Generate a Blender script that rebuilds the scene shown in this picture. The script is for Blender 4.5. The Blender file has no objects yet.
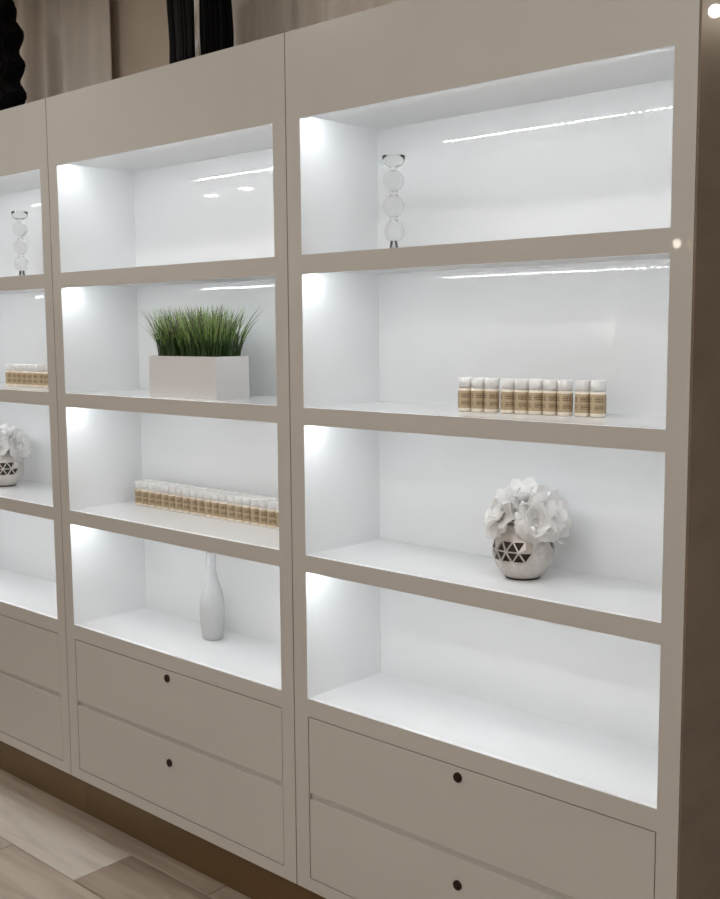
import bpy, bmesh, math, random
from mathutils import Vector, Matrix

random.seed(7)
S = 0.9                      # one cabinet opening is 0.9 m wide; layout numbers are in opening widths
ZF = 1.459                   # height of the second shelf above the floor, in opening widths
PI = math.pi
scn = bpy.context.scene
col = scn.collection

# ------------------------------------------------------------------ camera
cam_d = bpy.data.cameras.new('camera')
cam = bpy.data.objects.new('camera', cam_d)
col.objects.link(cam)
FPX = 1080.6
cam_d.sensor_fit = 'VERTICAL'
cam_d.sensor_height = 36.0
cam_d.lens = FPX * 36.0 / 899.0
cam_d.clip_start = 0.05
yaw, pitch, roll = -0.741, -0.1106, -0.0077
fw = Vector((math.sin(yaw) * math.cos(pitch), math.cos(yaw) * math.cos(pitch), math.sin(pitch)))
rt = Vector((math.cos(yaw), -math.sin(yaw), 0))
up = rt.cross(fw)
r2 = rt * math.cos(roll) + up * math.sin(roll)
u2 = up * math.cos(roll) - rt * math.sin(roll)
M = Matrix((r2, u2, -fw)).transposed().to_4x4()
M.translation = Vector((1.9724 * S, -1.9432 * S, (0.1981 + ZF) * S))
cam.matrix_world = M
scn.camera = cam

# ------------------------------------------------------------------ world, exposure
w = bpy.data.worlds.new('world')
scn.world = w
w.use_nodes = True
w.node_tree.nodes['Background'].inputs[0].default_value = (0.9, 0.85, 0.8, 1)
w.node_tree.nodes['Background'].inputs[1].default_value = 0.2
vs = scn.view_settings
vs.view_transform = 'Standard'
vs.look = 'None'
vs.exposure = 0.0
vs.gamma = 1.0
vs.use_curve_mapping = False
scn.cycles.use_denoising = True
scn.cycles.use_adaptive_sampling = False
scn.cycles.diffuse_bounces = 6
scn.cycles.sample_clamp_indirect = 6.0

LAMP_W = 10.2                # each ceiling downlight
LED_E = 228.0                # radiance of the shelf diodes

# ------------------------------------------------------------------ materials
def srgb(r, g, b):
    def f(c):
        c /= 255.0
        return c / 12.92 if c <= 0.04045 else ((c + 0.055) / 1.055) ** 2.4
    return (f(r), f(g), f(b), 1)

def mat(name, colr, rough=0.5, metal=0.0, coat=0.0, noise=None, bump=None, **kw):
    """noise=(scale, amount, (sx,sy,sz)); bump=(scale, strength)"""
    m = bpy.data.materials.new(name)
    m.use_nodes = True
    nt = m.node_tree
    b = nt.nodes['Principled BSDF']
    b.inputs['Base Color'].default_value = colr
    b.inputs['Roughness'].default_value = rough
    b.inputs['Metallic'].default_value = metal
    b.inputs['Coat Weight'].default_value = coat
    b.inputs['Coat Roughness'].default_value = 0.012
    for k, v in kw.items():
        b.inputs[k.replace('_', ' ')].default_value = v
    tc = nt.nodes.new('ShaderNodeTexCoord')
    if noise:
        mp = nt.nodes.new('ShaderNodeMapping')
        mp.inputs['Scale'].default_value = noise[2]
        nt.links.new(tc.outputs['Object'], mp.inputs[0])
        n = nt.nodes.new('ShaderNodeTexNoise')
        n.inputs['Scale'].default_value = noise[0]
        n.inputs['Detail'].default_value = 5
        nt.links.new(mp.outputs[0], n.inputs[0])
        rp = nt.nodes.new('ShaderNodeValToRGB')
        a = noise[1]
        rp.color_ramp.elements[0].position = 0.3
        rp.color_ramp.elements[1].position = 0.7
        rp.color_ramp.elements[0].color = tuple(c * (1 - a) for c in colr[:3]) + (1,)
        rp.color_ramp.elements[1].color = tuple(min(1, c * (1 + a)) for c in colr[:3]) + (1,)
        nt.links.new(n.outputs['Fac'], rp.inputs[0])
        nt.links.new(rp.outputs[0], b.inputs['Base Color'])
    if bump:
        n = nt.nodes.new('ShaderNodeTexNoise')
        n.inputs['Scale'].default_value = bump[0]
        n.inputs['Detail'].default_value = 4
        nt.links.new(tc.outputs['Object'], n.inputs[0])
        bp = nt.nodes.new('ShaderNodeBump')
        bp.inputs['Strength'].default_value = bump[1]
        bp.inputs['Distance'].default_value = 0.01
        nt.links.new(n.outputs['Fac'], bp.inputs['Height'])
        nt.links.new(bp.outputs[0], b.inputs['Normal'])
    return m

def emis(name, colr, e):
    m = bpy.data.materials.new(name)
    m.use_nodes = True
    b = m.node_tree.nodes['Principled BSDF']
    b.inputs['Base Color'].default_value = (0.8, 0.8, 0.8, 1)
    b.inputs['Emission Color'].default_value = colr
    b.inputs['Emission Strength'].default_value = e
    return m

MT = {
    'frame': mat('greige_lacquer', srgb(202, 198, 192), 0.34, 0, 0.35, noise=(2.0, 0.03, (1, 1, 1))),
    'white': mat('white_laminate', (0.87, 0.885, 0.895, 1), 0.35, 0, 0.0, noise=(1.5, 0.012, (1, 1, 1))),
    'gloss': mat('white_gloss_panel', (0.87, 0.885, 0.895, 1), 0.36, 0, 0.95, noise=(1.5, 0.012, (1, 1, 1))),
    'shelf': mat('white_gloss_shelf', (0.87, 0.885, 0.895, 1), 0.35, 0, 0.7, noise=(1.5, 0.012, (1, 1, 1))),
    'end': mat('brown_gloss_laminate', srgb(126, 112, 96), 0.4, 0, 0.5, noise=(4.0, 0.15, (0.4, 1, 3))),
    'kick': mat('bronze_kickboard', srgb(112, 88, 54), 0.4, 0.25, 0.2, noise=(3.0, 0.12, (0.6, 1, 2))),
    'lock': mat('dark_bronze', srgb(58, 48, 40), 0.35, 0.8),
    'slot': mat('black_slot', srgb(14, 12, 11), 0.6),
    'tape': mat('led_tape_white', (0.8, 0.8, 0.8, 1), 0.5),
    'led': emis('led_diode', (0.90, 0.96, 1.0, 1), LED_E),
    'chrome': mat('chrome', (0.8, 0.78, 0.76, 1), 0.12, 1.0),
    'hair': mat('black_hair', srgb(7, 5, 6), 0.65, Specular_IOR_Level=0.15, noise=(30, 0.4, (1, 1, 0.1))),
    'wall': mat('taupe_wall_paint', srgb(212, 198, 182), 0.7, bump=(60, 0.08)),
    'shopwall': mat('warm_white_wall_paint', srgb(198, 192, 184), 0.75, bump=(60, 0.08)),
    'ceil': mat('ceiling_paint', srgb(222, 219, 214), 0.8, bump=(60, 0.05)),
    'curtain': mat('beige_curtain_cloth', srgb(226, 217, 207), 0.85, noise=(8, 0.07, (3, 1, 0.15)), bump=(180, 0.15)),
    'rod': mat('curtain_rod_metal', srgb(120, 112, 104), 0.3, 1.0),
    'planter': mat('white_planter_gloss', srgb(226, 224, 224), 0.3, 0, 0.6),
    'soil': mat('dark_potting_foam', srgb(38, 32, 24), 0.9, bump=(80, 0.6)),
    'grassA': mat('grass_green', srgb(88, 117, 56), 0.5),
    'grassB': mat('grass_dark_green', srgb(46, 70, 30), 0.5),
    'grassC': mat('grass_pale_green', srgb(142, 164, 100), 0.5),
    'grassD': mat('grass_purple_tip', srgb(108, 92, 92), 0.6),
    'vase': mat('silver_glazed_ceramic', srgb(205, 199, 194), 0.28, 0.45, 0.3, noise=(25, 0.08, (1, 1, 1))),
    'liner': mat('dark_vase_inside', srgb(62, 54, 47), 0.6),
    'petal': mat('white_silk_petal', srgb(252, 251, 250), 0.75),
    'stem': mat('pale_stem', srgb(170, 176, 150), 0.7),
    'ceramic': mat('matte_white_ceramic', srgb(205, 207, 208), 0.45, 0, 0.15),
    'glass': mat('clear_crystal', (1, 1, 1, 1), 0.0, Transmission_Weight=1.0, IOR=1.22),
    'jar': mat('cream_jar_plastic', srgb(240, 230, 216), 0.4, 0, 0.2),
    'lid': mat('frosted_white_lid', srgb(238, 237, 235), 0.35, 0, 0.2),
    'trimring': mat('white_trim_ring', (0.8, 0.8, 0.78, 1), 0.5),
    'lens': emis('downlight_lens', (1, 0.9, 0.78, 1), 12.0),
    'globe': emis('wall_lamp_glass', (1, 0.90, 0.76, 1), 45.0),
    'sconce': emis('added_sconce_glass', (1, 0.97, 0.93, 1), 2.5),
    'brass': mat('brushed_brass', srgb(150, 120, 80), 0.35, 1.0),
}

def plank_mat(name, c1, c2):
    m = bpy.data.materials.new(name)
    m.use_nodes = True
    nt = m.node_tree
    b = nt.nodes['Principled BSDF']
    b.inputs['Roughness'].default_value = 0.42
    tc = nt.nodes.new('ShaderNodeTexCoord')
    oi = nt.nodes.new('ShaderNodeObjectInfo')
    ad = nt.nodes.new('ShaderNodeVectorMath')
    ad.operation = 'ADD'
    sc = nt.nodes.new('ShaderNodeVectorMath')
    sc.operation = 'SCALE'
    sc.inputs['Scale'].default_value = 37.0
    cx = nt.nodes.new('ShaderNodeCombineXYZ')
    for i in range(3):
        nt.links.new(oi.outputs['Random'], cx.inputs[i])
    nt.links.new(cx.outputs[0], sc.inputs[0])
    nt.links.new(tc.outputs['Object'], ad.inputs[0])
    nt.links.new(sc.outputs[0], ad.inputs[1])
    mp = nt.nodes.new('ShaderNodeMapping')
    mp.inputs['Scale'].default_value = (1.6, 14, 14)
    nt.links.new(ad.outputs[0], mp.inputs[0])
    n = nt.nodes.new('ShaderNodeTexNoise')
    n.inputs['Scale'].default_value = 1.6
    n.inputs['Detail'].default_value = 7
    n.inputs['Distortion'].default_value = 0.6
    nt.links.new(mp.outputs[0], n.inputs[0])
    rp = nt.nodes.new('ShaderNodeValToRGB')
    rp.color_ramp.elements[0].position = 0.33
    rp.color_ramp.elements[1].position = 0.66
    rp.color_ramp.elements[0].color = c1
    rp.color_ramp.elements[1].color = c2
    nt.links.new(n.outputs['Fac'], rp.inputs[0])
    nt.links.new(rp.outputs[0], b.inputs['Base Color'])
    bp = nt.nodes.new('ShaderNodeBump')
    bp.inputs['Strength'].default_value = 0.12
    bp.inputs['Distance'].default_value = 0.004
    nt.links.new(n.outputs['Fac'], bp.inputs['Height'])
    nt.links.new(bp.outputs[0], b.inputs['Normal'])
    return m

PLANK = [plank_mat('oak_plank_mid', srgb(141, 126, 112), srgb(170, 155, 140)),
         plank_mat('oak_plank_light', srgb(174, 163, 151), srgb(196, 186, 175)),
         plank_mat('oak_plank_grey', srgb(140, 127, 115), srgb(171, 157, 144)),
         plank_mat('oak_plank_dark', srgb(122, 107, 94), srgb(152, 136, 121))]

def label_mat():
    """gold paper label, printed with small dark lines of type on its front"""
    m = bpy.data.materials.new('gold_paper_label')
    m.use_nodes = True
    nt = m.node_tree
    b = nt.nodes['Principled BSDF']
    b.inputs['Roughness'].default_value = 0.45
    tc = nt.nodes.new('ShaderNodeTexCoord')
    sp = nt.nodes.new('ShaderNodeSeparateXYZ')
    nt.links.new(tc.outputs['UV'], sp.inputs[0])

    def math_(op, a, bv=None, c=None):
        n = nt.nodes.new('ShaderNodeMath')
        n.operation = op
        for i, v in enumerate((a, bv, c)):
            if v is None:
                continue
            if isinstance(v, (int, float)):
                n.inputs[i].default_value = v
            else:
                nt.links.new(v, n.inputs[i])
        return n.outputs[0]
    U, V = sp.outputs[0], sp.outputs[1]
    # vertical bands that hold type: 0.2-0.45 and 0.56-0.84
    b1 = math_('MULTIPLY', math_('GREATER_THAN', V, 0.18), math_('LESS_THAN', V, 0.42))
    b2 = math_('MULTIPLY', math_('GREATER_THAN', V, 0.58), math_('LESS_THAN', V, 0.86))
    band = math_('ADD', b1, b2)
    rowm = math_('GREATER_THAN', math_('FRACT', math_('MULTIPLY', V, 9.0)), 0.28)
    # printed width on the two sides of the seam: 55% of every half turn
    fu = math_('FRACT', math_('MULTIPLY', U, 4.0))
    um = math_('MULTIPLY', math_('GREATER_THAN', fu, 0.12), math_('LESS_THAN', fu, 0.86))
    n = nt.nodes.new('ShaderNodeTexNoise')
    n.inputs['Scale'].default_value = 1.0
    n.inputs['Detail'].default_value = 2
    mp = nt.nodes.new('ShaderNodeMapping')
    mp.inputs['Scale'].default_value = (60, 18, 1)
    nt.links.new(tc.outputs['UV'], mp.inputs[0])
    nt.links.new(mp.outputs[0], n.inputs[0])
    ink = math_('GREATER_THAN', n.outputs['Fac'], 0.46)
    fac = math_('MULTIPLY', math_('MULTIPLY', band, rowm), math_('MULTIPLY', um, ink))
    mx = nt.nodes.new('ShaderNodeMix')
    mx.data_type = 'RGBA'
    nt.links.new(fac, mx.inputs['Factor'])
    mx.inputs['A'].default_value = srgb(180, 159, 128)
    mx.inputs['B'].default_value = srgb(110, 86, 64)
    nt.links.new(mx.outputs['Result'], b.inputs['Base Color'])
    return m

MT['label'] = label_mat()
# silk lets light through
nt_ = MT['petal'].node_tree
tr_ = nt_.nodes.new('ShaderNodeBsdfTranslucent')
tr_.inputs['Color'].default_value = (0.97, 0.965, 0.96, 1)
mx_ = nt_.nodes.new('ShaderNodeMixShader')
mx_.inputs[0].default_value = 0.45
nt_.links.new(nt_.nodes['Principled BSDF'].outputs[0], mx_.inputs[1])
nt_.links.new(tr_.outputs[0], mx_.inputs[2])
nt_.links.new(mx_.outputs[0], nt_.nodes['Material Output'].inputs['Surface'])

# ------------------------------------------------------------------ helpers
def tag(o, label=None, cat=None, group=None, kind=None):
    if label: o['label'] = label
    if cat: o['category'] = cat
    if group: o['group'] = group
    if kind: o['kind'] = kind
    return o

def empty(name, loc, rz=0.0):
    o = bpy.data.objects.new(name, None)
    o.empty_display_size = 0.05
    o.location = loc
    o.rotation_euler = (0, 0, rz)
    col.objects.link(o)
    return o

def link(name, bm, m, parent=None, smooth=False, loc=(0, 0, 0)):
    me = bpy.data.meshes.new(name)
    bm.normal_update()
    bm.to_mesh(me)
    bm.free()
    for mm in (m if isinstance(m, (list, tuple)) else [m]):
        me.materials.append(mm)
    if smooth:
        for p in me.polygons:
            p.use_smooth = True
    o = bpy.data.objects.new(name, me)
    o.location = loc
    col.objects.link(o)
    if parent:
        o.parent = parent
    return o

def add_box(bm, x0, x1, y0, y1, z0, z1, mi=0):
    v = [bm.verts.new(p) for p in ((x0, y0, z0), (x1, y0, z0), (x1, y1, z0), (x0, y1, z0),
                                   (x0, y0, z1), (x1, y0, z1), (x1, y1, z1), (x0, y1, z1))]
    fs = []
    for q in ((3, 2, 1, 0), (4, 5, 6, 7), (0, 1, 5, 4), (1, 2, 6, 5), (2, 3, 7, 6), (3, 0, 4, 7)):
        f = bm.faces.new([v[i] for i in q])
        f.material_index = mi
        fs.append(f)
    return fs

def box(name, x0, x1, y0, y1, z0, z1, m, parent=None, bev=0.0, k=S, loc=(0, 0, 0)):
    """box from layout numbers, k metres each"""
    bm = bmesh.new()
    add_box(bm, x0 * k, x1 * k, y0 * k, y1 * k, z0 * k, z1 * k)
    if bev:
        bmesh.ops.bevel(bm, geom=list(bm.edges), offset=bev, segments=2, affect='EDGES', profile=0.7)
    return link(name, bm, m, parent, loc=loc)

def add_lathe(bm, prof, n=32, cap_bottom=True, cap_top=True, mi=0, uv=False, cx=0, cy=0):
    rings = []
    for r, z in prof:
        rings.append([bm.verts.new((cx + r * math.cos(2 * PI * i / n), cy + r * math.sin(2 * PI * i / n), z)) for i in range(n)])
    ul = bm.loops.layers.uv.verify() if uv else None
    for a in range(len(rings) - 1):
        for i in range(n):
            j = (i + 1) % n
            f = bm.faces.new((rings[a][i], rings[a][j], rings[a + 1][j], rings[a + 1][i]))
            f.material_index = mi
            f.smooth = True
            if uv:
                for lp, (uu, vv) in zip(f.loops, ((i, a), (i + 1, a), (i + 1, a + 1), (i, a + 1))):
                    lp[ul].uv = (uu / n, vv / (len(rings) - 1))
    if cap_bottom:
        f = bm.faces.new(list(reversed(rings[0]))); f.material_index = mi
    if cap_top:
        f = bm.faces.new(rings[-1]); f.material_index = mi
    return rings

def lathe(name, prof, m, parent=None, n=32, loc=(0, 0, 0), uv=False, cb=True, ct=True):
    bm = bmesh.new()
    add_lathe(bm, prof, n, cb, ct, uv=uv)
    return link(name, bm, m, parent, loc=loc)

def add_tube(bm, pts, rads, n=6, mi=0):
    rings = []
    for i, p in enumerate(pts):
        p = Vector(p)
        t = (Vector(pts[min(i + 1, len(pts) - 1)]) - Vector(pts[max(i - 1, 0)])).normalized()
        a = t.cross(Vector((0.31, 0.95, 0.05)))
        if a.length < 1e-4:
            a = t.cross(Vector((1, 0, 0)))
        a.normalize()
        b = t.cross(a)
        r = rads[i] if isinstance(rads, (list, tuple)) else rads
        rings.append([bm.verts.new(p + (a * math.cos(2 * PI * k / n) + b * math.sin(2 * PI * k / n)) * r) for k in range(n)])
    for q in range(len(rings) - 1):
        for k in range(n):
            f = bm.faces.new((rings[q][k], rings[q][(k + 1) % n], rings[q + 1][(k + 1) % n], rings[q + 1][k]))
            f.smooth = True
            f.material_index = mi
    f = bm.faces.new(list(reversed(rings[0]))); f.material_index = mi
    f = bm.faces.new(rings[-1]); f.material_index = mi

def copy_tree(o, parent=None):
    c = o.copy()
    col.objects.link(c)
    c.parent = parent
    for ch in list(o.children):
        copy_tree(ch, c)
    return c

def W(x, y, z):
    """layout position (z from the second shelf) -> metres"""
    return Vector((x * S, y * S, (z + ZF) * S))

# ------------------------------------------------------------------ the room
RX0, RX1, RY0, RY1, RH = -6.6, 3.0, -5.0, 0.45, 2.72
fl = box('floor', RX0, RX1, RY0, RY1, -0.12, -0.012, MT['slot'], k=1)
tag(fl, 'wood plank floor of the shop', 'floor', kind='structure')
PW, PL = 0.192, 1.32
pm_cache = {}
def plank_mesh(L):
    key = round(L, 3)
    if key not in pm_cache:
        bm = bmesh.new()
        add_box(bm, 0.0012, key - 0.0012, 0.0010, PW - 0.0010, -0.012, 0.0)
        top = [e for e in bm.edges if all(abs(v.co.z) < 1e-6 for v in e.verts)]
        bmesh.ops.bevel(bm, geom=top, offset=0.0015, segments=1, affect='EDGES')
        me = bpy.data.meshes.new('plank')
        bm.to_mesh(me); bm.free()
        me.materials.append(PLANK[0])
        pm_cache[key] = me
    return pm_cache[key]
rng = random.Random(3)
ys = []
y = -0.212
while y - PW > RY0: y -= PW
y0 = y
row = 0
while y0 + PW <= RY1 + 1e-6:
    isrow = abs(y0 + 0.212) < 1e-3
    isrow2 = abs(y0 + 0.212 + PW) < 1e-3
    if isrow: ph = (-0.705 - RX0) % PL
    elif isrow2: ph = (-1.02 - RX0) % PL
    else: ph = round(rng.uniform(0.25, PL), 2)
    xs = [RX0]
    x = RX0 + ph
    while x < RX1 - 0.05:
        xs.append(x); x += PL
    xs.append(RX1)
    for a, b in zip(xs[:-1], xs[1:]):
        o = bpy.data.objects.new('plank', plank_mesh(b - a))
        col.objects.link(o)
        o.parent = fl
        o.location = (a, y0, 0)
        k = rng.choice((0, 0, 1, 2, 2, 3))
        if isrow and abs(b + 0.705) < 0.02: k = 1
        if isrow and abs(a + 0.705) < 0.02: k = 3
        if isrow2 and abs(b + 1.02) < 0.02: k = 2
        if isrow2 and abs(a + 1.02) < 0.02: k = 0
        o.material_slots[0].link = 'OBJECT'
        o.material_slots[0].material = PLANK[k]
    y0 += PW
    row += 1
tag(box('ceiling', RX0, RX1, RY0, RY1, RH, RH + 0.1, MT['ceil'], k=1), 'plain pale ceiling of the shop', 'ceiling', kind='structure')
tag(box('wall_back', RX0 - 0.1, RX1 + 0.1, RY1, RY1 + 0.1, -0.12, RH + 0.1, MT['wall'], k=1), 'taupe wall behind the cabinets and curtains', 'wall', kind='structure')
tag(box('wall_front', RX0 - 0.1, RX1 + 0.1, RY0 - 0.1, RY0, -0.12, RH + 0.1, MT['shopwall'], k=1), 'warm white wall behind the viewer', 'wall', kind='structure')
tag(box('wall_left', RX0 - 0.1, RX0, RY0, RY1, -0.12, RH + 0.1, MT['shopwall'], k=1), 'warm white wall at the left end', 'wall', kind='structure')
tag(box('wall_right', RX1, RX1 + 0.1, RY0, RY1, -0.12, RH + 0.1, MT['shopwall'], k=1), 'warm white wall at the right end', 'wall', kind='structure')

# ------------------------------------------------------------------ lamps of the room, some added for their light
def downlight(x, y, p):
    o = empty('downlight', (x, y, RH))
    tag(o, 'round recessed downlight in the shop ceiling, out of view', 'lamp', 'ceiling downlights')
    lathe('trim_ring', [(0.058, -0.001), (0.078, -0.001), (0.078, -0.006), (0.060, -0.010), (0.058, -0.004)], MT['trimring'], o, 28, cb=False, ct=False)
    lathe('lens', [(0.0, -0.002), (0.057, -0.002)], MT['lens'], o, 28, cb=False, ct=False)
    ld = bpy.data.lights.new('downlight_bulb', 'AREA')
    ld.shape = 'DISK'
    ld.size = 0.11
    ld.energy = LAMP_W * p
    ld.color = (1.0, 0.98, 0.955)
    lo = bpy.data.objects.new('bulb', ld)
    col.objects.link(lo)
    lo.parent = o
    lo.location = (0, 0, -0.012)
    return o
for x, y, p in ((-5.37, -4.1, 1), (-5.96, -4.2, 1), (-6.1, -2.3, 1), (-5.1, -1.4, 1), (-4.2, -0.55, 0.6), (-2.6, -0.50, 0.6), (-0.9, -0.85, 0.55), (0.7, -0.95, 0.5),  # first pair read off reflections; others added for light, dim ones brighten the curtains
                (0.0, -2.45, 1), (1.5, -3.6, 1), (0.4, -3.9, 1), (2.5, -4.3, 1), (1.9, -2.5, 1)):
    downlight(x, y, p)

def globe_lamp(loc, nrm, label, rad=0.036):
    o = empty('wall_lamp', loc)
    o.rotation_euler = (0, 0, math.atan2(nrm[1], nrm[0]) - PI / 2)     # local +Y leaves the wall
    tag(o, label, 'lamp')
    bm = bmesh.new()
    add_tube(bm, [(0, 0, 0), (0, 0.012, 0)], 0.05, 20)
    link('back_plate', bm, MT['brass'], o)
    bm = bmesh.new()
    add_tube(bm, [(0, 0.012, 0), (0, 0.07, 0)], 0.009, 10)
    link('arm', bm, MT['brass'], o)
    bm = bmesh.new()
    bmesh.ops.create_uvsphere(bm, u_segments=20, v_segments=12, radius=rad)
    link('globe', bm, MT['globe'], o, True, (0, 0.11, 0))
    return o
globe_lamp((-1.5, RY0, 2.03), (0, 1), 'small globe wall lamp on the wall facing the cabinets', 0.029)
globe_lamp((1.08, RY1, 2.104), (0, -1), 'small globe wall lamp added beside the brown cabinet end for its reflection', 0.013)  # added stand-in for a farther light mirrored in the end panel
sc_o = empty('added_sconce', (-2.3, RY0, 1.47))  # added, unseen, to give the upright highlight in the back panel
tag(sc_o, 'upright tube sconce added on the facing wall for its reflection', 'lamp')
box('bracket', -0.03, 0.03, 0.0, 0.03, -0.12, 0.12, MT['brass'], sc_o, 0.003, k=1)
bm = bmesh.new()
add_tube(bm, [(0, 0.07, -0.12), (0, 0.07, 0.12)], 0.035, 16)
link('glass_tube', bm, MT['sconce'], sc_o)

# ------------------------------------------------------------------ curtains behind the cabinets
def curtain(x0, x1, label, seed):
    rg = random.Random(seed)
    o = empty('curtain', ((x0 + x1) / 2, 0.385, 0.02))
    tag(o, label, 'curtain', 'curtains behind the cabinets')
    h = RH - 0.045
    n = int((x1 - x0) / 0.012)
    prof = []
    ph = 0.0
    for i in range(n + 1):
        ph += 0.012 / rg.uniform(0.10, 0.17) * 2 * PI
        prof.append(0.020 * math.sin(ph) + 0.008 * math.sin(ph * 0.43 + 1))
    bm = bmesh.new()
    rows = 10
    g = []
    for r in range(rows + 1):
        t = r / rows
        g.append([bm.verts.new((x0 + (x1 - x0) * i / n - (x0 + x1) / 2, prof[i] * (1.0 - 0.25 * t), h * t)) for i in range(n + 1)])
    for r in range(rows):
        for i in range(n):
            bm.faces.new((g[r][i], g[r][i + 1], g[r + 1][i + 1], g[r + 1][i]))
    c = link('cloth', bm, MT['curtain'], o, True)
    md = c.modifiers.new('thickness', 'SOLIDIFY'); md.thickness = 0.004
    hw = (x1 - x0) / 2 + 0.02
    box('ceiling_track', -hw, hw, -0.02, 0.02, h, RH - 0.02, MT['trimring'], o, 0.003, k=1)
curtain(-2.9, -1.285, 'beige pleated curtain behind the wavy hair hank', 5)
curtain(-0.72, 1.15, 'beige pleated curtain behind the straight hair hank', 9)

# ------------------------------------------------------------------ cabinets
T = [0.7229, 0.3391, -0.0443, -0.4294]          # top edge of each opening
B = [0.3866, 0.0, -0.3849, -0.7703]             # bottom edge of each opening
TOP, BOT, D1, D2, D3 = 0.9370, -1.3050, -0.8183, -1.0381, -1.2702
DEP = 0.2929                                     # shelf depth to the glossy back
FT = 0.014                                       # face frame thickness

def Z(z):
    return z + ZF

def make_cabinet(end_panel):
    o = empty('display_cabinet', (0, 0, 0))
    F = MT['frame']
    bv = 0.0012
    bm = bmesh.new()
    def slab(x0, x1, z0, z1, white=()):
        fs = add_box(bm, x0 * S, x1 * S, 0, FT * S, Z(z0) * S, Z(z1) * S)
        for w_ in white: fs[w_].material_index = 1          # 0 bottom, 1 top, 3 right side, 5 left side
    for z0, z1, wh in [(B[0], T[0], 1), (B[1], T[1], 1), (B[2], T[2], 1), (B[3], T[3], 1), (T[0], TOP, 0), (T[1], B[0], 0), (T[2], B[1], 0), (T[3], B[2], 0), (BOT, B[3], 0)]:
        slab(-0.0490, 0.0, z0, z1, (3,) if wh else ())
        slab(1.0, 1.0470, z0, z1, (5,) if wh else ())
    slab(0.0, 1.0, T[0], TOP, (0,))
    for i in range(3):
        slab(0.0, 1.0, T[i + 1], B[i], (0, 1))
    slab(0.0, 1.0, D1, B[3], (1,))
    slab(0.0, 1.0, BOT, D3)
    link('face_frame', bm, [F, MT['white']], o)
    # carcass
    box('side_panel', -0.0470, 0.0, FT, DEP + 0.02, Z(BOT), Z(TOP) - 0.002, MT['white'], o)
    box('side_panel', 1.0, 1.0450, FT, DEP + 0.02, Z(BOT), Z(TOP) - 0.002, MT['white'], o)
    box('top_panel', 0.0, 1.0, FT, DEP + 0.02, Z(T[0]) + 0.0080, Z(TOP) - 0.002, MT['white'], o)
    box('back_panel', 0.0, 1.0, DEP, DEP + 0.02, Z(BOT), Z(T[0]) + 0.0080, MT['gloss'], o)
    for i in range(3):
        box('shelf', 0.0, 1.0, FT, DEP, Z(T[i + 1]) + 0.009, Z(B[i]), MT['shelf'], o)
    box('shelf', 0.0, 1.0, FT, DEP, Z(D1) + 0.010, Z(B[3]), MT['shelf'], o)
    box('base_panel', 0.0, 1.0, FT, DEP, Z(BOT), Z(BOT) + 0.02, MT['white'], o)
    # drawers
    g = 0.0028
    gap = 0.0085
    for z0, z1, lz in ((D2 + gap, D1 - g, -0.8460), (D3 + g, D2 - gap, -1.1115)):
        d = box('drawer', g, 1.0 - g, 0.0006, 0.013, Z(z0), Z(z1), F, o, bv)
        bm = bmesh.new()
        add_box(bm, 0.03 * S, 0.97 * S, 0.036 * S, 0.26 * S, Z(z0 + 0.02) * S, Z(z1 - 0.04) * S)
        link('drawer_box', bm, MT['white'], d)
        bm = bmesh.new()
        cx, cz = 0.4970 * S, Z(lz) * S
        add_tube(bm, [(cx, 0.004, cz), (cx, -0.003, cz)], [0.0112, 0.0105], 20)
        lk = link('lock', bm, MT['lock'], d)
        lk['label'] = 'dark bronze round lock'
        bm = bmesh.new()
        add_box(bm, cx - 0.0013, cx + 0.0013, -0.0036, -0.002, cz - 0.005, cz + 0.005)
        o2 = link('keyhole', bm, MT['slot'], o)
    box('drawer_gap_strip', 0.002, 0.998, 0.0095, 0.0128, Z(D2 - gap) - 0.002, Z(D2 + gap) + 0.002, F, o)
    box('kickboard', -0.0512, 1.0486, 0.052, 0.066, 0.0, Z(BOT), MT['kick'], o)['label'] = 'recessed bronze kickboard'
    # led strips behind the rails
    for i in range(4):
        zu = Z(T[i]) + (0.0080 if i == 0 else 0.009)
        st = box('led_strip', 0.016, 0.984, 0.021, 0.033, zu - 0.0018, zu, MT['tape'], o)
        bm = bmesh.new()
        n = 48
        for k in range(n):
            x = (0.024 + 0.952 * k / (n - 1)) * S
            yy = 0.027 * S
            h, hy = 0.00225, 0.00225
            add_box(bm, x - h, x + h, yy - hy, yy + hy, (zu - 0.0018) * S - 0.0014, (zu - 0.0018) * S)
        tag(link('diode', bm, MT['led'], st), kind='stuff')
    return o

cab = make_cabinet(False)
cab2 = copy_tree(cab)
cab2.location.x = -1.1 * S
cab1 = copy_tree(cab)
cab1.location.x = -2.2 * S
e_ = box('end_panel', 1.0472, 1.0515, 0.0015, DEP + 0.02, 0.0, Z(TOP), MT['end'], cab)
e_['label'] = 'glossy dark brown end panel'
tag(cab, 'greige lit display cabinet at the right holding ten jars and a flower vase', 'cabinet', 'lit display cabinets')
tag(cab2, 'greige lit display cabinet in the middle holding the grass planter', 'cabinet', 'lit display cabinets')
tag(cab1, 'greige lit display cabinet cut off by the left photo edge', 'cabinet', 'lit display cabinets')

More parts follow.
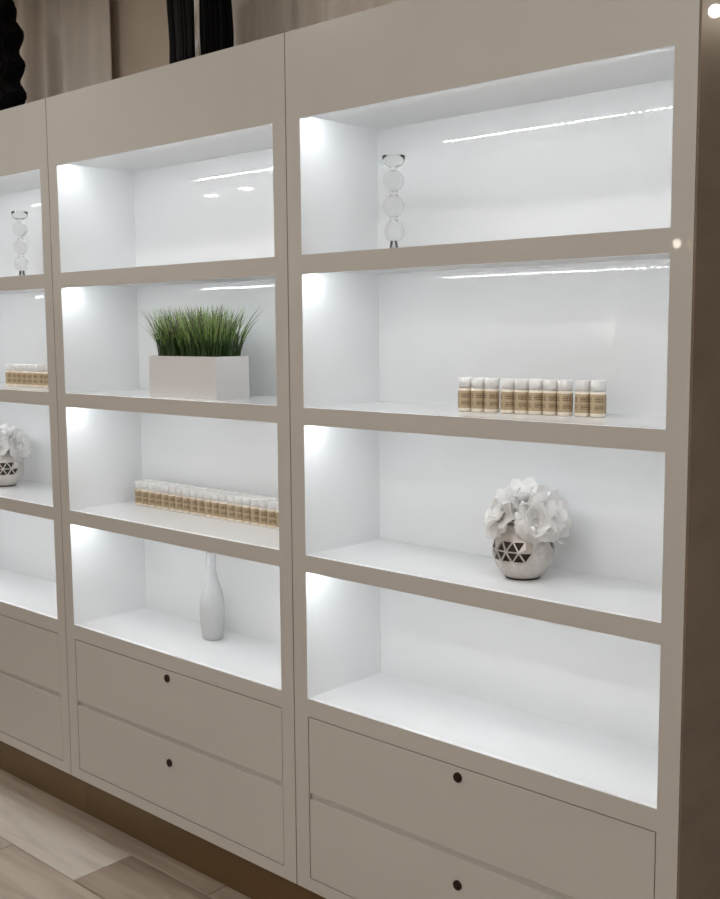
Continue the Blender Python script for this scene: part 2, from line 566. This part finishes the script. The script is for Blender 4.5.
# ------------------------------------------------------------------ hair hanks on stands, on top of the cabinets
def hair_hank(loc, wx, wy, length, wave, period, seed, label, n=260):
    """hank hanging from loc downwards, wx/wy half widths"""
    rg = random.Random(seed)
    o = empty('hair_hank', loc)
    tag(o, label, 'hair extension')
    steps = 40
    def shape(t):
        # width along the hank: gathered at the top, full below, thinning at the ends
        a = min(1.0, 0.22 + 2.2 * t)
        if t > 0.9: a *= 1.0 - 0.45 * ((t - 0.9) / 0.1) ** 1.6
        return a
    def off(t):
        return wave * math.sin(2 * PI * t * length / period + 0.6) * min(1, t * 3)
    bm = bmesh.new()
    nr = 28
    rings = []
    for i in range(steps + 1):
        t = i / steps
        a = shape(t) * 0.9
        rings.append([bm.verts.new((wx * a * math.cos(2 * PI * k / nr) * (1 + 0.04 * math.sin(5 * k + 9 * t)) + off(t),
                                    wy * a * math.sin(2 * PI * k / nr) * (1 + 0.10 * math.sin(7 * k)), -length * 0.97 * t)) for k in range(nr)])
    for i in range(steps):
        for k in range(nr):
            bm.faces.new((rings[i][k], rings[i + 1][k], rings[i + 1][(k + 1) % nr], rings[i][(k + 1) % nr]))
    bm.faces.new(rings[0]); bm.faces.new(list(reversed(rings[-1])))
    link('hair_body', bm, MT['hair'], o, True)
    bm = bmesh.new()
    for q in range(n):
        an = rg.uniform(0, 2 * PI)
        rr = rg.uniform(0.86, 1.03)
        ph = rg.uniform(-0.25, 0.25)
        fin = rg.uniform(0.90, 1.0)
        pts = []
        for i in range(19):
            t = i / 18 * fin
            a = shape(t) * rr
            wv = wave * rg.uniform(0.9, 1.15) * math.sin(2 * PI * t * length / period + 0.6 + ph) * min(1, t * 3)
            pts.append((wx * a * math.cos(an) + wv, wy * a * math.sin(an), -length * t))
        add_tube(bm, pts, [0.0016] * 17 + [0.0012, 0.0004], 3)
    tag(link('strand', bm, MT['hair'], o, True), kind='stuff')
    lathe('wrap_band', [(0.030, -0.02), (0.034, -0.01), (0.034, 0.008), (0.028, 0.014)], MT['slot'], o, 20)
    return o

def hair_stand(x, y, yh, htop, label):
    """chrome pole standing on the cabinet top, its short arm reaching back over the hank"""
    zt = (TOP + ZF) * S - 0.0018
    o = empty('hair_stand', (x, y, zt))
    tag(o, label, 'display stand')
    lathe('base', [(0.055, 0.0), (0.058, 0.002), (0.058, 0.006), (0.02, 0.010), (0.010, 0.014)], MT['chrome'], o, 28)
    bm = bmesh.new()
    add_tube(bm, [(0, 0, 0.01), (0, 0, htop)], 0.0075, 16)
    link('pole', bm, MT['chrome'], o)
    bm = bmesh.new()
    dy = yh - y
    add_tube(bm, [(0, -0.002, htop - 0.004), (0, dy * 0.5, htop + 0.006), (0, dy + 0.004, htop - 0.002), (0, dy + 0.012, htop + 0.012)], 0.005, 10)
    link('arm', bm, MT['chrome'], o)
    return o

zt = (TOP + ZF) * S
hair_stand(-0.528 * S, 0.115 * S, 0.185 * S, 0.47, 'thin chrome hair display stand in front of the straight black hank')
hair_hank((-0.605 * S, 0.187 * S, zt + 0.445), 0.119, 0.045, 0.438, 0.004, 0.30, 3, 'straight black hair hank above the middle cabinet')
hair_stand(-1.70 * S, 0.085 * S, 0.16 * S, 0.50, 'chrome hair display stand of the wavy hank, mostly beyond the left edge')
hair_hank((-1.70 * S, 0.162 * S, zt + 0.475), 0.110, 0.045, 0.468, 0.021, 0.093, 8, 'wavy black hair hank at the top left photo corner')

# ------------------------------------------------------------------ planter with grass
def potted_grass():
    fw_, dp, h = 0.312 * S, 0.125 * S, 0.124 * S
    o = empty('potted_grass', W(-0.559, 0.050 + 0.0625, B[1]))
    tag(o, 'white rectangular planter of artificial green grass in the middle cabinet', 'potted plant')
    bm = bmesh.new()
    t = 0.006
    x, yy = fw_ / 2, dp / 2
    add_box(bm, -x, x, -yy, yy, 0, 0.01)
    add_box(bm, -x, x, -yy, -yy + t, 0.01, h)
    add_box(bm, -x, x, yy - t, yy, 0.01, h)
    add_box(bm, -x, -x + t, -yy + t, yy - t, 0.01, h)
    add_box(bm, x - t, x, -yy + t, yy - t, 0.01, h)
    bmesh.ops.remove_doubles(bm, verts=bm.verts, dist=1e-5)
    link('planter', bm, MT['planter'], o)
    box('soil', -x + t, x - t, -yy + t, yy - t, 0.01, h - 0.008, MT['soil'], o, k=1)
    rg = random.Random(11)
    bm = bmesh.new()
    for q in range(1150):
        bx = rg.uniform(-x + 0.016, x - 0.016)
        by = rg.uniform(-yy + 0.012, yy - 0.012)
        L = rg.uniform(0.092, 0.152)
        fx = bx / x
        fy = by / yy
        lean = Vector((fx * abs(fx) * rg.uniform(0.15, 0.50) + rg.uniform(-0.22, 0.22),
                       fy * 0.25 + rg.uniform(-0.22, 0.22), 0))
        if abs(fx) > 0.86: L *= rg.uniform(0.9, 1.08)
        wd = rg.uniform(0.0011, 0.0021)
        mi = rg.choices((0, 1, 2, 3), (46, 32, 15, 7))[0]
        sd = Vector((rg.uniform(-1, 1), rg.uniform(-1, 1), 0)).normalized()
        pv = []
        tipr = rg.random()
        ns = 5
        for i in range(ns + 1):
            s = i / ns
            p = Vector((bx, by, h - 0.012)) + Vector((0, 0, L * s * (1 - 0.10 * s * lean.length))) + lean * (L * s * s)
            wz = wd * (1 - s ** 2.5) + 0.0001
            pv.append((bm.verts.new(p - sd * wz), bm.verts.new(p + sd * wz)))
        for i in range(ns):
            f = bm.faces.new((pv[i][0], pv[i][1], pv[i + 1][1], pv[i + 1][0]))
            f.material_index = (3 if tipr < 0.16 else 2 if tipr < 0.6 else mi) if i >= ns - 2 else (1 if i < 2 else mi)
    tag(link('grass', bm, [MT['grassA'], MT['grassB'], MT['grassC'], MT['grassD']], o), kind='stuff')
potted_grass()

# ------------------------------------------------------------------ jars
def make_jar():
    o = empty('jar', (0, 0, 0))
    r = 0.0180 * S
    u = S
    lathe('body', [(r * 0.80, 0.0), (r * 0.97, 0.0016), (r * 0.985, 0.004), (r * 0.985, 0.0520 * u), (r * 0.93, 0.0560 * u), (r * 0.70, 0.0575 * u)], MT['jar'], o, 24)
    lathe('label', [(r * 1.0, 0.0090 * u), (r * 1.0, 0.0510 * u)], MT['label'], o, 24, uv=True, cb=False, ct=False)['label'] = 'gold paper label with brown print'
    lathe('lid', [(r * 0.80, 0.0575 * u), (r * 0.96, 0.0585 * u), (r * 0.96, 0.0800 * u), (r * 0.90, 0.0815 * u), (0.001, 0.0818 * u)], MT['lid'], o, 24, ct=False)
    return o
ORD = ['first', 'second', 'third', 'fourth', 'fifth', 'sixth', 'seventh', 'eighth', 'ninth', 'tenth', 'eleventh', 'twelfth',
       'thirteenth', 'fourteenth', 'fifteenth', 'sixteenth', 'seventeenth', 'eighteenth', 'nineteenth', 'twentieth', 'twenty-first', 'twenty-second']
jar0 = make_jar()
jar_used = [False]
rj = random.Random(21)
def put_jar(x, y, z, label, group):
    if not jar_used[0]:
        o = jar0; jar_used[0] = True
    else:
        o = copy_tree(jar0)
    o.location = W(x, y, z)
    o.rotation_euler = (0, 0, rj.uniform(-0.25, 0.25))
    tag(o, label, 'jar', group)
# ten jars in the right cabinet: groups of three, five and two
x = 0.4030
k = 0
for n in (3, 5, 2):
    for i in range(n):
        t = k / 9
        put_jar(x, 0.150 + 0.035 * t, B[1], 'gold-labelled white-lidded jar, %s from the left of ten in the right cabinet' % ORD[k], 'ten jars in the right cabinet')
        x += 0.0362
        k += 1
    x += 0.0075
# long double row in the middle cabinet
for r_ in range(2):
    for i in range(21):
        put_jar(-1.012 + 0.0364 * i, 0.218 + 0.0370 * r_ , B[2],
                'gold-labelled jar in the middle cabinet, %s from the left in the %s row' % (ORD[i], ('front', 'rear')[r_]),
                'long double row of jars in the middle cabinet')
# row in the left cabinet
for i in range(13):
    put_jar(-1.700 + 0.0364 * i, 0.150, B[1], 'gold-labelled jar in the left cabinet, %s from the left in its row' % ORD[i], 'row of jars in the left cabinet')

# ------------------------------------------------------------------ openwork vases and silk flowers
def make_vase(view_ang):
    o = empty('openwork_vase', (0, 0, 0))
    H = 0.128 * S
    R = 0.0735 * S
    def rad(t):
        pts = [(0, .56), (.04, .60), (.15, .78), (.3, .93), (.47, 1.0), (.62, .99), (.78, .90), (.9, .76), (1, .66)]
        for (a, ra), (b, rb) in zip(pts[:-1], pts[1:]):
            if t <= b: return (ra + (rb - ra) * (t - a) / (b - a)) * R
        return pts[-1][1] * R
    N = 14
    lv = [0.07, 0.21, 0.36, 0.555, 0.75, 0.89]
    bm = bmesh.new()
    rings = []
    for j, t in enumerate(lv):
        rings.append([bm.verts.new((rad(t) * math.cos(2 * PI * (i + 0.5 * (j % 2)) / N), rad(t) * math.sin(2 * PI * (i + 0.5 * (j % 2)) / N), t * H)) for i in range(N)])
    rg = random.Random(2)
    def tri(a, b, c, j):
        cen = (a.co + b.co + c.co) / 3
        ang = (math.atan2(cen.y, cen.x) - view_ang + PI) % (2 * PI) - PI      # negative: left as seen
        hole = False
        if j in (2, 3):
            if -1.7 < ang < 0.30: hole = rg.random() < 0.72
            elif 0.30 <= ang < 1.0: hole = rg.random() < 0.12
            else: hole = rg.random() < 0.35
        if hole:
            vs_ = (a, b, c)
            ins = [bm.verts.new(cen + (v.co - cen) * 0.80) for v in vs_]
            for q in range(3):
                bm.faces.new((vs_[q], vs_[(q + 1) % 3], ins[(q + 1) % 3], ins[q]))
        else:
            out = Vector((cen.x, cen.y, 0)).normalized() * (0.0016 if j < 4 else 0.0006)
            m_ = bm.verts.new(cen + out)
            for p, q in ((a, b), (b, c), (c, a)):
                bm.faces.new((p, q, m_))
    for j in range(len(lv) - 1):
        lo, hi = rings[j], rings[j + 1]
        for i in range(N):
            k1 = (i + 1) % N
            if j % 2 == 0:
                tri(lo[i], lo[k1], hi[i], j)
                tri(hi[i], lo[k1], hi[k1], j)
            else:
                tri(lo[i], hi[k1], hi[i], j)
                tri(lo[i], lo[k1], hi[k1], j)
    b_ = link('body', bm, MT['vase'], o)
    md = b_.modifiers.new('wall', 'SOLIDIFY'); md.thickness = 0.004; md.offset = -1
    lathe('base_ring', [(rad(0) * 0.94, 0), (rad(0) * 0.99, 0.0008), (rad(0) * 0.99, 0.0032)], MT['lock'], o, 36)
    lathe('foot', [(rad(0) * 0.98, 0.003), (rad(0), 0.0042), (rad(0.04), 0.006), (rad(0.07) * 0.995, lv[0] * H + 0.0004)], MT['vase'], o, 36)
    lathe('rim', [(rad(.89), .885 * H), (rad(.93), .93 * H), (rad(1), H), (rad(1) - 0.004, H + 0.001), (rad(.9) - 0.006, .89 * H)], MT['vase'], o, 36, cb=False, ct=False)
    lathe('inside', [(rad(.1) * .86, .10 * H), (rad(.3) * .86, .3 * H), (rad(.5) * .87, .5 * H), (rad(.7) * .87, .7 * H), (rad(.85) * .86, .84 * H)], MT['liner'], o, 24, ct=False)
    return o, H

def petal_mesh(L, w, tilt, bend, cup, ruf, rg):
    """petal rising from the origin, opening towards +X"""
    ns, ntt = 7, 6
    bm = bmesh.new()
    p = Vector((0.004, 0, 0))
    ang = tilt
    g = []
    ph = rg.uniform(0, 6)
    for i in range(ns + 1):
        s = i / ns
        wid = w * (0.22 + 0.78 * math.sin(PI * min(1, 0.08 + 0.62 * s))) * (1.0 if s < 0.8 else 1 - 0.5 * ((s - 0.8) / 0.2) ** 2)
        row = []
        tx, tz = math.sin(ang), math.cos(ang)
        nx, nz = tz, -tx
        for j in range(ntt + 1):
            t = -1 + 2 * j / ntt
            off = -cup * w * t * t * (1 - 0.4 * s) + ruf * w * s * s * math.sin(ph + 3.4 * t)
            row.append(bm.verts.new((p.x + nx * off, t * wid, p.z + nz * off)))
        g.append(row)
        p = p + Vector((tx, 0, tz)) * (L / ns)
        ang += bend / ns
    for i in range(ns):
        for j in range(ntt):
            bm.faces.new((g[i][j], g[i][j + 1], g[i + 1][j + 1], g[i + 1][j]))
    me = bpy.data.meshes.new('petal')
    bm.to_mesh(me); bm.free()
    me.materials.append(MT['petal'])
    for q in me.polygons: q.use_smooth = True
    return me

def make_flowers():
    rg = random.Random(14)
    o = empty('silk_flowers', (0, 0, 0))
    k = S
    kinds = {'in': [petal_mesh(0.036, 0.017, 0.10, 0.55, 0.75, 0.10, rg) for _ in range(3)],
             'mid': [petal_mesh(0.048, 0.024, 0.50, 0.75, 0.50, 0.20, rg) for _ in range(3)],
             'out': [petal_mesh(0.060, 0.031, 0.95, 1.00, 0.30, 0.30, rg) for _ in range(4)]}
    # (centre, axis) of every bloom, z from the vase rim; -Y faces the room
    blooms = [((0.000, -0.010, 0.048), (0.05, -0.30, 1.0), 1.05),
              ((-0.050, -0.020, 0.016), (-0.85, -0.55, 0.50), 0.92),
              ((0.052, -0.018, 0.022), (0.85, -0.60, 0.45), 1.0),
              ((0.030, -0.050, 0.012), (0.35, -0.95, 0.30), 0.85),
              ((-0.010, 0.045, 0.020), (-0.05, 0.9, 0.55), 0.9)]
    for c, ax, sc in blooms:
        ax = Vector(ax).normalized()
        q = ax.to_track_quat('Z', 'Y')
        bm = bmesh.new()
        add_lathe(bm, [(0.0015, -0.05), (0.002, -0.012), (0.011, -0.006), (0.013, 0.004), (0.006, 0.014), (0.001, 0.017)], 12)
        b = link('bloom', bm, [MT['petal']], o)
        b.location = Vector(c) * k
        b.rotation_mode = 'QUATERNION'
        b.rotation_quaternion = q
        b.scale = (sc, sc, sc)
        for kind, n, st in (('in', 5, 0.2), ('mid', 6, 0.5), ('out', 7, 0.0)):
            for i in range(n):
                p = bpy.data.objects.new('petal', rg.choice(kinds[kind]))
                col.objects.link(p)
                p.parent = b
                p.rotation_euler = (rg.uniform(-.12, .12), rg.uniform(-.15, .15), st + 2 * PI * i / n + rg.uniform(-.18, .18))
                s_ = rg.uniform(0.86, 1.12)
                p.scale = (s_, s_, s_)
    bm = bmesh.new()
    for a in range(5):
        add_tube(bm, [(0.006 * math.cos(a * 1.26), 0.006 * math.sin(a * 1.26), -0.085), (0.012 * math.cos(a * 1.26), 0.012 * math.sin(a * 1.26), -0.03), (0.016 * math.cos(a * 1.26), 0.016 * math.sin(a * 1.26), 0.02)], 0.002, 6)
    tag(link('stem', bm, MT['stem'], o), kind='stuff')
    return o

vpos = (0.566, 0.160)
va = math.atan2(-1.943 - vpos[1], 1.972 - vpos[0])
vase, VH = make_vase(va)
vase.location = W(vpos[0], vpos[1], B[2])
tag(vase, 'silver openwork vase with triangle cut-outs in the right cabinet', 'vase', 'openwork vases')
flo = make_flowers()
flo.location = W(vpos[0], vpos[1], B[2]) + Vector((0, 0, VH))
flo.rotation_euler = (0, 0, va + PI / 2 - 0.1)
flo.scale = (0.9, 0.9, 1.0)
tag(flo, 'white silk flowers in the openwork vase of the right cabinet', 'flowers', 'white silk flower bunches')
vpos2 = (-1.800, 0.165)
va2 = math.atan2(-1.943 - vpos2[1], 1.972 - vpos2[0])
vb = copy_tree(vase)
vb.location = W(vpos2[0], vpos2[1], B[2])
vb.rotation_euler = (0, 0, va2 - va + 0.5)
tag(vb, 'silver openwork vase cut by the left photo edge', 'vase', 'openwork vases')
fb = copy_tree(flo)
fb.location = W(vpos2[0], vpos2[1], B[2]) + Vector((0, 0, VH))
fb.rotation_euler = (0, 0, va2 + PI / 2 + 0.5)
tag(fb, 'white silk flowers cut by the left photo edge', 'flowers', 'white silk flower bunches')

# ------------------------------------------------------------------ white bottle vase
u = S
bo = empty('bottle_vase', W(-0.626, 0.200, B[3]))
tag(bo, 'tall matte white bottle vase with slim neck on the bottom shelf', 'vase')
pr_ = [(0.027, 0), (0.0315, 0.003), (0.0345, 0.02), (0.0385, 0.06), (0.0392, 0.09), (0.0385, 0.12), (0.0335, 0.148), (0.0260, 0.172), (0.0185, 0.196),
       (0.0150, 0.218), (0.0142, 0.245), (0.0150, 0.265), (0.0165, 0.277)]
lathe('body', [(a * u, b * u) for a, b in pr_], MT['ceramic'], bo, 36, ct=False)
lathe('mouth', [(0.0165 * u, 0.277 * u), (0.0155 * u, 0.2785 * u), (0.0138 * u, 0.276 * u), (0.0120 * u, 0.24 * u), (0.0120 * u, 0.22 * u)], MT['ceramic'], bo, 36, cb=False)

# ------------------------------------------------------------------ crystal candle holders
def candle_holder(x, y, label):
    o = empty('candle_holder', W(x, y, B[0]))
    tag(o, label, 'candle holder', 'crystal candle holders')
    lathe('foot', [(0.036 * u, 0), (0.036 * u, 0.004), (0.012 * u, 0.010), (0.008 * u, 0.030)], MT['glass'], o, 32)
    for z in (0.0555, 0.1175, 0.1790):
        bm = bmesh.new()
        bmesh.ops.create_uvsphere(bm, u_segments=28, v_segments=18, radius=0.0265 * u)
        link('crystal_ball', bm, MT['glass'], o, True, (0, 0, z * u))
    for z in (0.0865, 0.1482, 0.2065):
        lathe('collar', [(0.010 * u, (z - 0.0055) * u), (0.008 * u, z * u), (0.010 * u, (z + 0.0055) * u)], MT['glass'], o, 20)
    lathe('cup', [(0.010 * u, 0.2125 * u), (0.021 * u, 0.2165 * u), (0.0275 * u, 0.226 * u), (0.0290 * u, 0.240 * u), (0.0278 * u, 0.2405 * u), (0.0262 * u, 0.2270 * u), (0.020 * u, 0.2185 * u), (0.001 * u, 0.2160 * u)], MT['glass'], o, 28)
candle_holder(0.178, 0.150, 'clear crystal ball candle holder on the top shelf of the right cabinet')
candle_holder(-1.590, 0.150, 'clear crystal ball candle holder on the top shelf of the left cabinet')
